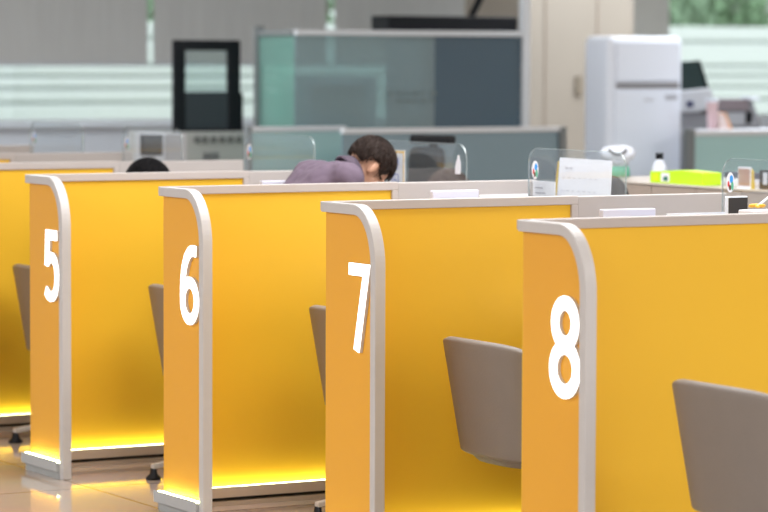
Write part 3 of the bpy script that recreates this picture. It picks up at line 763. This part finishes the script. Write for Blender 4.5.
# white terminals on the ledge whose top edges show above the panels
for i, (pa, pb, py, Y, lb) in enumerate(((262, 292, 181.0, 3.55, 'pale terminal whose top edge shows left of the bending man'),
        (433, 479, 190.8, 2.25, 'pale terminal in the booth of the desk calendar, below the white bottle sticker'), (603, 656, 209.6, .98, 'nearest pale terminal, between the calendar and the small dark monitor'))):
    a = ony(pa, py, Y); c = ony(pb, py, Y)
    t = thing('card_terminal', lb, 'terminal', (a.x, Y, .74), 0, 'pale terminals at the booths'); hh = a.z-.74
    MB().box((0, 0, hh-.30), (c.x-a.x, .025, hh)).build('display', LAV, t, bevel=.004)
    MB().box(((c.x-a.x)/2-.02, .005, .01), ((c.x-a.x)/2+.02, .02, hh-.28)).build('stem', WHT, t); MB().box((.0, -.05, 0), (c.x-a.x, .07, .012)).build('base', WHT, t, bevel=.003)
for i, (pa, pb, py, Y, lb) in enumerate(((480, 528, 194.8, 1.95, 'white document rack seen as a bright line below the calendar screen'), (667, 727, 213.6, .68, 'nearest white document rack, seen as a bright line left of the small monitor'))):
    a = ony(pa, py, Y); c = ony(pb, py, Y); hh = a.z-.93
    t = thing('document_rack', lb, 'rack', (a.x, Y, .74), 0, 'white document racks at the booths'); hh = a.z-.74; wd = c.x-a.x
    MB().box((0, 0, 0), (wd, .006, hh)).build('front_plate', WHT, t); MB().box((0, .006, 0), (wd, .16, .006)).build('base_plate', WHT, t)
    MB().box((0, .006, .006), (.005, .16, hh*.8)).box((wd-.005, .006, .006), (wd, .16, hh*.8)).build('side_plates', WHT, t)
# tablet monitor, paper and flower at the right
q = ony(729, 196.5, .55); q2 = ony(748, 211, .55)
t = thing('small_monitor', 'small dark monitor with a white frame beyond the end of divider 7', 'monitor', (q.x, .55, .74)); hh = q.z-.74; wd = q2.x-q.x
MB().box((-.004, 0, hh-.22), (wd, .02, hh)).build('frame', WHT, t, bevel=.004); MB().box((-.002, -.003, hh-.215), (wd-.004, 0, hh-.004)).build('screen', mat('dark_screen', (.035, .033, .035), .3), t)
MB().box((wd/2-.02, .004, .01), (wd/2+.02, .016, hh-.2)).build('stem', WHT, t); MB().box((wd/2-.07, -.05, 0), (wd/2+.07, .07, .012)).build('base', WHT, t, bevel=.003)
q = ony(749, 210.5, .30); q2 = ony(790, 212, .30)
t = thing('paper_tray', 'white paper tray at the right edge beside the small dark monitor', 'tray', (q.x, .27, .74)); hh = q.z-.74
MB().box((0, 0, hh-.03), (q2.x-q.x, .09, hh)).build('top_tray', WHT2, t, bevel=.004); MB().box((0, 0, 0), (q2.x-q.x, .09, .03)).build('bottom_tray', WHT2, t, bevel=.004)
m = MB()
for a in (.01, q2.x-q.x-.01):
    for b_ in (.01, .08): m.box((a-.005, b_-.005, .03), (a+.005, b_+.005, hh-.03))
m.build('posts', WHT, t)
q3 = ony(757, 208, .31)
t = thing('paper_flower', 'yellow paper flower on a white stick lying on the paper tray', 'decoration', (q3.x, .31, .74+hh)); m = MB()
for i in range(6):
    a = i*PI/3; ellip(m, (.017*math.cos(a), .017*math.sin(a), .012+.004*(i % 2)), (.014, .009, .005), Matrix.Rotation(a, 3, 'Z'), 12, 6)
m.build('petals', YPET, t, smooth=True); e3 = ony(775, 190, .36)-q3
MB().tube([(0, 0, .012), tuple(e3)], .0035, 8).build('stick', WHT, t)

# ------------------------------------------------------------ rear cabinet with the lime box
RX = 3.0
yA = onx(568, 178, RX).y; yB = onx(790, 190, RX).y; ZC = onx(690, 185.5, RX).z
t = thing('rear_cabinet', 'long tan cabinet with pale top under the lime green box', 'cabinet', (RX, yB, 0))
Lc = yA-yB; n = 5
for i in range(n):
    d = MB().box((0, i*Lc/n+.004, .08), (.02, (i+1)*Lc/n-.004, ZC-.012)).build('door', TAN, t, bevel=.002)
    MB().box((-.015, (i+1)*Lc/n-.05, .55), (0, (i+1)*Lc/n-.035, .68)).build('handle', ALU, d)
MB().box((.02, 0, 0.08), (.45, Lc, ZC-.010)).build('body', TAN, t); MB().box((.04, .01, 0), (.44, Lc-.01, .08)).build('plinth', DARK, t)
MB().box((-.004, -.01, ZC-.010), (.46, Lc+.01, ZC)).build('top', mat('pale_tan_top', (.50, .44, .39), .35), t, bevel=.003)
# lime box
a = onx(648, 184, RX+.02); c = onx(701, 186, RX+.02); zt = onx(690, 171, RX+.02).z-ZC
t = thing('document_box', 'long lime green document box on the rear cabinet', 'box', (RX+.03, a.y, ZC)); Lb = a.y-c.y
MB().prism([(0, 0), (Lb, 0), (Lb, zt-.006), (Lb*.55, zt), (.1, zt-.008), (0, zt-.012)], lambda u, v, d: Vector((d, -u, v)), 0, .10).build('carton', LIME, t, bevel=.003)
lb_ = MB().box((-.001, -.155, .008), (0, -.09, zt-.016)).build('label', WHT2, t); MB().prism([(.112, .012), (.138, .012), (.146, .022), (.134, .034), (.116, .03), (.106, .022)], lambda u, v, d: Vector((d, -u, v)), -.002, -.001).build('leaf_mark', mat('dark_green_print', (.02, .16, .1), .5), lb_)
MB().box((-.001, -.07, .010), (0, -.015, zt-.018)).build('bright_patch', mat('bright_lime', (.65, .95, .01), .4), t)
# bottle with dark cap
q = onx(654, 172, RX+.3); t = thing('bottle', 'clear whitish bottle with a dark cap behind the lime green box', 'bottle', (RX+.33, q.y, ZC)); zt = onx(654, 153, RX+.3).z-ZC
MB().lathe([(.002, 0), (.032, 0), (.034, .02), (.034, zt-.06), (.016, zt-.03), (.016, zt-.022)]).build('flask', mat('milky_plastic', (.62, .68, .78), .3), t, smooth=True); MB().lathe([(.001, zt-.03), (.018, zt-.03), (.018, zt), (.001, zt)]).build('cap', BLK, t)
# white domed appliance left of it
q = onx(614, 172, RX+.25); t = thing('humidifier', 'white rounded humidifier with a dark curved grille, in front of the air conditioner', 'appliance', (RX+.27, q.y, ZC)); zt = onx(612, 145, RX+.25).z-ZC
MB().lathe([(.005, 0), (.055, 0), (.06, .01), (.056, .045), (.05, .05)], seg=28).build('base', GRN, t, smooth=True)
MB().lathe([(.05, .05), (.052, zt*.5), (.075, zt*.58), (.088, zt*.75), (.07, zt*.93), (.03, zt), (.001, zt)], seg=28).build('tank', mat('milky_tank', (.70, .75, .85), .25), t, smooth=True)
for (zz, rr, mt) in ((zt*.80, .0865, DGRY), (zt*.53, .062, GRYP)):
    m = MB(); pts = []
    for i in range(13):
        aa = math.atan2(CAM.y-q.y, CAM.x-q.x)-.5+i/12; pts.append((rr*math.cos(aa), rr*math.sin(aa), zz+.022*((i-6)/6)**2-.012))
    m.tube(pts, .007, 8).build('grille', mt, t, smooth=True)
# photo card and binder near the right edge
q = onx(736, 188, RX+.02); q2 = onx(749, 188, RX+.02); zt = onx(742, 167, RX+.02).z
t = thing('photo_card', 'upright photo card with an ochre back on the rear cabinet, left of the black binder', 'picture', (RX+.03, q.y, ZC)); wd = q.y-q2.y; hh = zt-ZC
MB().box((0, -wd, .002), (.004, 0, hh)).build('mount', WHT2, t); MB().box((-.001, -wd+.008, .012), (0, -.004, hh-.008)).build('photo', mat('faded_photo', (.45, .36, .24), .5, col2=(.35, .12, .10), noise_scale=25), t)
MB().prism([(0, 0), (.018, 0), (.008, hh-.02), (.0, hh-.01)], lambda u, v, d: Vector((d, -wd-u, v)), .0, .01).build('back_card', MUST, t); MB().box((-.01, -wd, 0), (.05, 0, .003)).build('base', WHT, t)
q = onx(757, 190, RX+.05); q2 = onx(785, 190, RX+.05); zt = onx(760, 170, RX+.05).z-ZC
t = thing('ring_binder', 'black binder with a white spine label at the right edge, on the rear cabinet', 'binder', (RX+.06, q.y, ZC)); MB().box((0, -(q.y-q2.y), 0), (.28, 0, zt)).build('cover', BLK, t, bevel=.004); MB().box((-.001, -.06, .02), (0, -.03, zt-.01)).build('spine_label', GRYP, t)
q = onx(722, 186, RX+.18); q2 = onx(752, 188, RX+.18); zt = onx(740, 173, RX+.18).z-ZC
t = thing('paper_stack', 'stack of white papers under a dark folder between lime box and binder', 'papers', (RX+.18, q.y, ZC)); Lb = q.y-q2.y-.02
MB().box((0, -Lb, 0), (.10, 0, zt*.55)).build('papers', WHT2, t, bevel=.002); MB().box((.01, -Lb, zt*.55), (.095, 0, zt)).build('folder', mat('navy_folder', (.04, .05, .09), .5), t, bevel=.002)

# ------------------------------------------------------------ frosted glass partitions
def partition(name, label, Y, pa, pb, ptop, panes, post_l=None, post_r=None, tr=.035, zbot=.05):
    A = ony(pa, ptop, Y); B = ony(pb, ptop, Y); zt = (A.z+B.z)/2; wd = B.x-A.x
    t = thing(name, label, 'partition', (A.x, Y, 0))
    MB().box((0, -.025, zt-tr), (wd, .025, zt)).build('top_rail', ALUP, t, bevel=.004); MB().box((0, -.025, 0), (wd, .025, .08)).build('bottom_rail', ALUP, t, bevel=.004)
    x = 0
    for (pe, mm) in panes:
        e = ony(pe, ptop, Y).x-A.x; MB().box((x, -.006, .08), (e-.0, .006, zt-tr)).build('glass_pane', mm, t); x = e
    for (p0, p1, top, mm) in ([post_l] if post_l else [])+([post_r] if post_r else []):
        a_ = ony(p0, 100, Y).x-A.x; b_ = ony(p1, 100, Y).x-A.x; z_ = ony(p0, top, Y).z if top is not None else HC
        MB().box((a_, -.03, 0), (b_, .03, z_)).build('post', mm, t, bevel=.004)
    return t, A, zt
DPOST = mat('dark_grey_post', (.16, .18, .19), .4)
T, A, zt = partition('glass_partition', 'tall frosted glass partition with a silver top rail', 9.6, 295, 521, 30.5, [(434.5, FR_TEAL), (521, FR_DARK)], None, (520.5, 527.5, None, ALUP))
# small clear rectangles in the frosting, printed as a dotted band
m = MB()
for r_, row in enumerate((92, 99.5)):
    for px in (386, 396, 404, 412, 420, 430):
        a = ony(px, row, 9.6); c = ony(px+random.uniform(3, 7), row+2.6, 9.6); m.box((a.x-A.x, -.008, c.z), (c.x-A.x, -.0065, a.z))
m.build('band_print', mat('band_print', (.10, .13, .13), .4), T)
# set at an angle on its left: the mint return
a = ony(295, 30.5, 9.6); c = ony(259, 33, 10.6)
T2 = thing('glass_return', 'mint glass return panel joined to the left end of the tall partition', 'partition', (a.x, 9.6, 0)); dx, dy = c.x-a.x, 1.0; L = math.hypot(dx, dy); Mr = Matrix.Rotation(math.atan2(dy, dx), 4, 'Z')
MB().box((.02, -.006, .08), (L-.03, .006, zt-.035), Mr).build('glass_pane', FR_MINTD, T2); MB().box((.02, -.02, zt-.035), (L, .02, zt), Mr).build('top_rail', DPOST, T2); MB().box((.02, -.02, 0), (L, .02, .08), Mr).build('bottom_rail', DPOST, T2); MB().box((L-.03, -.03, 0), (L+.03, .03, zt+.03), Mr).build('post', DPOST, T2)
# lower partitions in front
partition('low_glass_partition', 'low blue grey frosted partition below the tall glass one', 8.2, 342, 563, 127.5, [(563, FR_BLUE)], None, (558, 564.5, 126.5, DPOST), tr=.03)
partition('low_glass_partition', 'low mint frosted partition left of the blue grey one, behind the left screen', 8.75, 247, 345, 126.5, [(345, FR_MINT)], (246, 250, 126, DPOST), None, tr=.03)
partition('low_glass_partition', 'low mint frosted partition right of the air conditioner', 8.4, 686, 800, 130, [(800, FR_MINT)], (686, 693, 129, DPOST), None, tr=.035)
# white copier behind the tall glass
a = ony(303, 77, 10.1); c = ony(377, 125, 10.1)
t = thing('photo_copier', 'white framed copier standing behind the tall frosted glass', 'copier', (a.x, 10.1, 0)); wd = c.x-a.x
MB().box((0, 0, a.z-.06), (wd, .3, a.z)).box((0, 0, 0), (.06, .3, a.z-.06)).box((wd-.06, 0, 0), (wd, .3, a.z-.06)).build('frame', WHT, t, bevel=.01)
MB().box((.06, .06, a.z-.24), (wd-.06, .3, a.z-.06)).build('output_bay', mat('pale_olive', (.35, .42, .36), .6), t); MB().box((.06, .02, 0), (wd-.06, .3, a.z-.24)).build('paper_drawers', GRYP, t, bevel=.006)
# dark cupboard behind the dark pane and black monitor shelf above
a = ony(422, 40, 9.85); c = ony(519, 60, 9.85)
t = thing('slate_cupboard', 'dark slate cupboard seen dimly behind the dark glass pane', 'cupboard', (a.x, 9.85, 0)); MB().box((0, 0, 0), (c.x-a.x, .45, a.z)).build('body', mat('slate_cabinet', (.10, .13, .16), .5), t); MB().box((.5, -.02, .8), (.52, 0, 1.0)).build('handle', ALU, t)
a = ony(389, 15.5, 10.4); c = ony(518, 29, 10.4)
t = thing('wall_monitor', 'wide black monitor lying above the tall glass partition', 'monitor', (a.x, 10.4, 0)); wd = c.x-a.x
MB().box((0, 0, c.z-.03), (wd, .25, a.z)).build('housing', BLK, t, bevel=.01); MB().box((.02, -.002, c.z-.02), (wd-.02, 0, a.z-.02)).build('bezel', BLK, t)
MB().box((.1, .05, 0), (wd-.1, .22, c.z-.03)).build('stand', mat('slate_cabinet', (.10, .13, .16), .5), t)
p0, p1 = ony(473, 16, 10.5), ony(480, -6, 10.5); MB().tube([(p0.x-a.x, .12, p0.z), (p1.x-a.x+.03, .12, p1.z)], .026, 10).build('arm', BLK, t)

# ------------------------------------------------------------ air conditioner
a = ony(609, 36, 9.2); c = ony(684, 36, 9.2); ACH = a.z; wd = c.x-a.x
t = thing('air_conditioner', 'tall white floor standing air conditioner before the stone column', 'air conditioner', (a.x, 9.2, 0))
MB().box((0, 0, .05), (wd, .31, ACH)).build('cabinet', WHT, t, bevel=.045, seg=5); MB().box((.03, .03, 0), (wd-.03, .28, .05)).build('foot', DGRY, t)
zz = lambda py: ony(640, py, 9.19).z; xx = lambda px: ony(px, 80, 9.19).x-a.x
WHT3 = mat('white_front_panel', (.82, .88, 1.0), .25)
MB().box((xx(617), -.012, zz(81)), (xx(680), .0, zz(42))).build('upper_grille_panel', WHT3, t, bevel=.005); MB().box((xx(615), -.014, .12), (xx(681), .0, zz(90))).build('front_panel', WHT3, t, bevel=.006)
MB().box((xx(617), -.010, zz(88.5)), (xx(680), .0, zz(83))).build('air_slot', mat('slot_grey', (.26, .26, .28), .5), t)
m = MB(); m.box((xx(665), -.016, zz(100)), (xx(677), -.014, zz(95))); m.build('badge', mat('badge_grey', (.42, .44, .5), .4), t)
m = MB()
for i in range(6): m.box((xx(644+i*1.7), -.016, zz(101)), (xx(645+i*1.7), -.014, zz(99)))
m.build('small_marks', mat('badge_grey2', (.5, .52, .58), .4), t)

# ------------------------------------------------------------ machines right of the air conditioner
t = thing('banknote_machine', 'grey machine with a tilted dark display above the right mint partition', 'machine', (0, 0, 0)); Y = 9.3
g = lambda px, py, yy=Y: ony(px, py, yy)
o_ = g(686, 88); t.location = (o_.x, Y, 0); zf = lambda py: ony(700, py, Y).z; xf = lambda px: ony(px, 80, Y).x-o_.x
fy = lambda u, v, d: Vector((u, d, v))
MB().prism([(xf(680), zf(62)), (xf(702), zf(61)), (xf(711), zf(88)), (xf(680), zf(91))], fy, .05, .10).build('display', mat('dark_green_screen', (.012, .03, .032), .3), t)
MB().prism([(xf(702), zf(60.5)), (xf(704), zf(60.5)), (xf(713), zf(88.5)), (xf(711), zf(88.5))], fy, .045, .105).build('display_rim', BLK, t)
MB().prism([(xf(680), zf(91)), (xf(711), zf(88)), (xf(718), zf(106)), (xf(700), zf(112)), (xf(680), zf(113))], fy, 0, .35).build('upper_housing', GRYP, t, bevel=.01)
MB().prism([(xf(680), 0), (xf(765), 0), (xf(765), zf(126)), (xf(755), zf(99)), (xf(715), zf(98)), (xf(714), zf(113)), (xf(680), zf(113))], fy, .03, .45).build('lower_housing', mat('mid_grey_plastic', (.24, .25, .28), .4), t, bevel=.01)
MB().prism([(xf(717), zf(110)), (xf(750), zf(111)), (xf(750), zf(99.5)), (xf(717), zf(99.5))], fy, .015, .03).build('cover', mat('mauve_grey', (.20, .17, .19), .4), t)
MB().prism([(xf(720), zf(126)), (xf(757), zf(126)), (xf(753), zf(113)), (xf(720), zf(113))], fy, .01, .03).build('hopper', mat('mid_grey2', (.36, .38, .42), .4), t)
MB().box((xf(747), 0, zf(124)), (xf(753), .02, zf(112))).build('lever', BLK, t, bevel=.004); MB().box((xf(687), -.01, zf(107)), (xf(693), .0, zf(101))).build('button', mat('navy_button', (.03, .04, .12), .3), t, bevel=.003)
MB().box((xf(750), .0, zf(100)), (xf(760), .1, zf(97))).build('white_cap', WHT, t)
q = ony(712, 127, 8.9); h0 = ony(712, 102, 8.9).z
t = thing('storage_cabinet', 'low grey cabinet just behind the right mint partition', 'cabinet', (ony(702, 127, 8.75).x, 8.75, 0)); ZS = q.z-.015
MB().box((0, 0, 0), (1.0, .2, ZS-.02)).build('body', GRYP, t, bevel=.004); MB().box((-.01, -.01, ZS-.02), (1.01, .21, ZS)).build('top', WHT, t, bevel=.003)
t = thing('paper_cup_stack', 'tall pale pink stack of paper cups in front of the grey machine', 'cups', (q.x, 8.9, ZS)); hh = h0-ZS
MB().lathe([(.002, 0), (.028, 0), (.037, hh-.02), (.040, hh), (.002, hh)]).build('cups', PINK, t, smooth=True, bevel=.002); MB().lathe([(.002, hh), (.041, hh), (.039, hh+.02), (.002, hh+.02)]).build('rim', WHT, t)
q = ony(725, 127, 8.85)
t = thing('leaflet_wedge', 'small white leaflet stand with an orange edge right of the pink cups', 'leaflet stand', (q.x, 8.85, ZS)); k = .1*1.0
MB().prism([(-.045, 0), (.045, 0), (-.005, .105), (-.045, .10)], fy, 0, .06).build('leaflets', mat('blush_paper', (.75, .62, .60), .6), t)
MB().prism([(.043, 0), (.055, 0), (.003, .11), (-.007, .11)], fy, -.004, .064).build('orange_edge', ORNG, t)

# ------------------------------------------------------------ black framed kiosk on its grey cabinet
Y = 10.5; a = ony(174, 40, Y); c = ony(243, 132, Y); xk = lambda px: ony(px, 90, Y+.1).x-ony(174, 90, Y+.1).x; zk = lambda py: ony(208, py, Y).z
t = thing('metal_cabinet', 'grey equipment cabinet with a row of dark buttons under the black frame', 'cabinet', (ony(174, 90, Y).x, Y, 0))
MB().box((-.1, -.02, 0), (xk(244), .5, zk(132))).build('body', mat('cabinet_grey', (.36, .36, .35), .5), t, bevel=.006)
for px in (195, 203, 211.5, 220, 228.5, 237): o = MB().tube([(xk(px)-.0, -.035, zk(139.5)), (xk(px), -.02, zk(139.5))], .022, 14).build('button', mat('button_grey', (.11, .11, .11), .5), t)
for px in (202, 207.5, 213): MB().box((xk(px), -.025, zk(160)), (xk(px+3.6), -.02, zk(152.5))).build('vent_slot', DGRY, t)
t = thing('framed_display', 'black upright frame with a clear window above a dark lower panel', 'display stand', (ony(174, 90, Y+.1).x, Y+.1, zk(132))); z0 = zk(132); m = MB()
m.box((xk(174), 0, 0), (xk(186), .04, zk(40)-z0)); m.box((xk(228.5), 0, 0), (xk(241), .04, zk(40)-z0)); m.box((xk(186), 0, zk(50.5)-z0), (xk(228.5), .04, zk(40)-z0)); m.box((xk(186), 0, 0), (xk(228.5), .06, zk(129)-z0))
m.build('frame', BLK, t, bevel=.01); MB().box((xk(186), .02, zk(92)-z0), (xk(228.5), .026, zk(50.5)-z0)).build('window_glass', KGL, t)
MB().box((xk(186), .01, zk(129)-z0), (xk(228.5), .05, zk(92)-z0)).build('lower_panel', mat('charcoal_panel', (.028, .033, .042), .35), t); MB().box((xk(240), .03, 0), (xk(245), .10, zk(93)-z0)).build('side_unit', BLK, t)

# staff monitors behind the left screens
q = ony(142, 135, 7.6); q2 = ony(163, 152, 7.6)
t = thing('staff_monitor', 'dark staff monitor behind the screen above the black haired head', 'monitor', (q.x, 7.6, 0)); wd = q2.x-q.x
MB().box((0, 0, q2.z-.02), (wd, .03, q.z)).build('housing', BLK, t, bevel=.004); MB().box((.006, -.002, q2.z), (wd-.006, 0, q.z-.008)).build('screen', mat('dull_screen', (.06, .065, .07), .3), t)
MB().box((wd/2-.02, .006, .0), (wd/2+.02, .024, q2.z-.02)).build('stem', GRYP, t); MB().box((wd/2-.1, -.08, 0), (wd/2+.1, .1, .012)).build('foot', GRYP, t)
q = ony(165, 134, 7.7); q2 = ony(187, 160, 7.7)
t = thing('floor_cabinet', 'pale cabinet end right of the dark staff monitor', 'cabinet', (q.x, 7.7, 0)); MB().box((0, 0, 0), (q2.x-q.x, .4, q.z)).build('body', mat('pale_cabinet', (.46, .47, .50), .5), t, bevel=.005); MB().box((.02, -.01, .2), (.03, 0, .35)).build('handle', ALU, t)
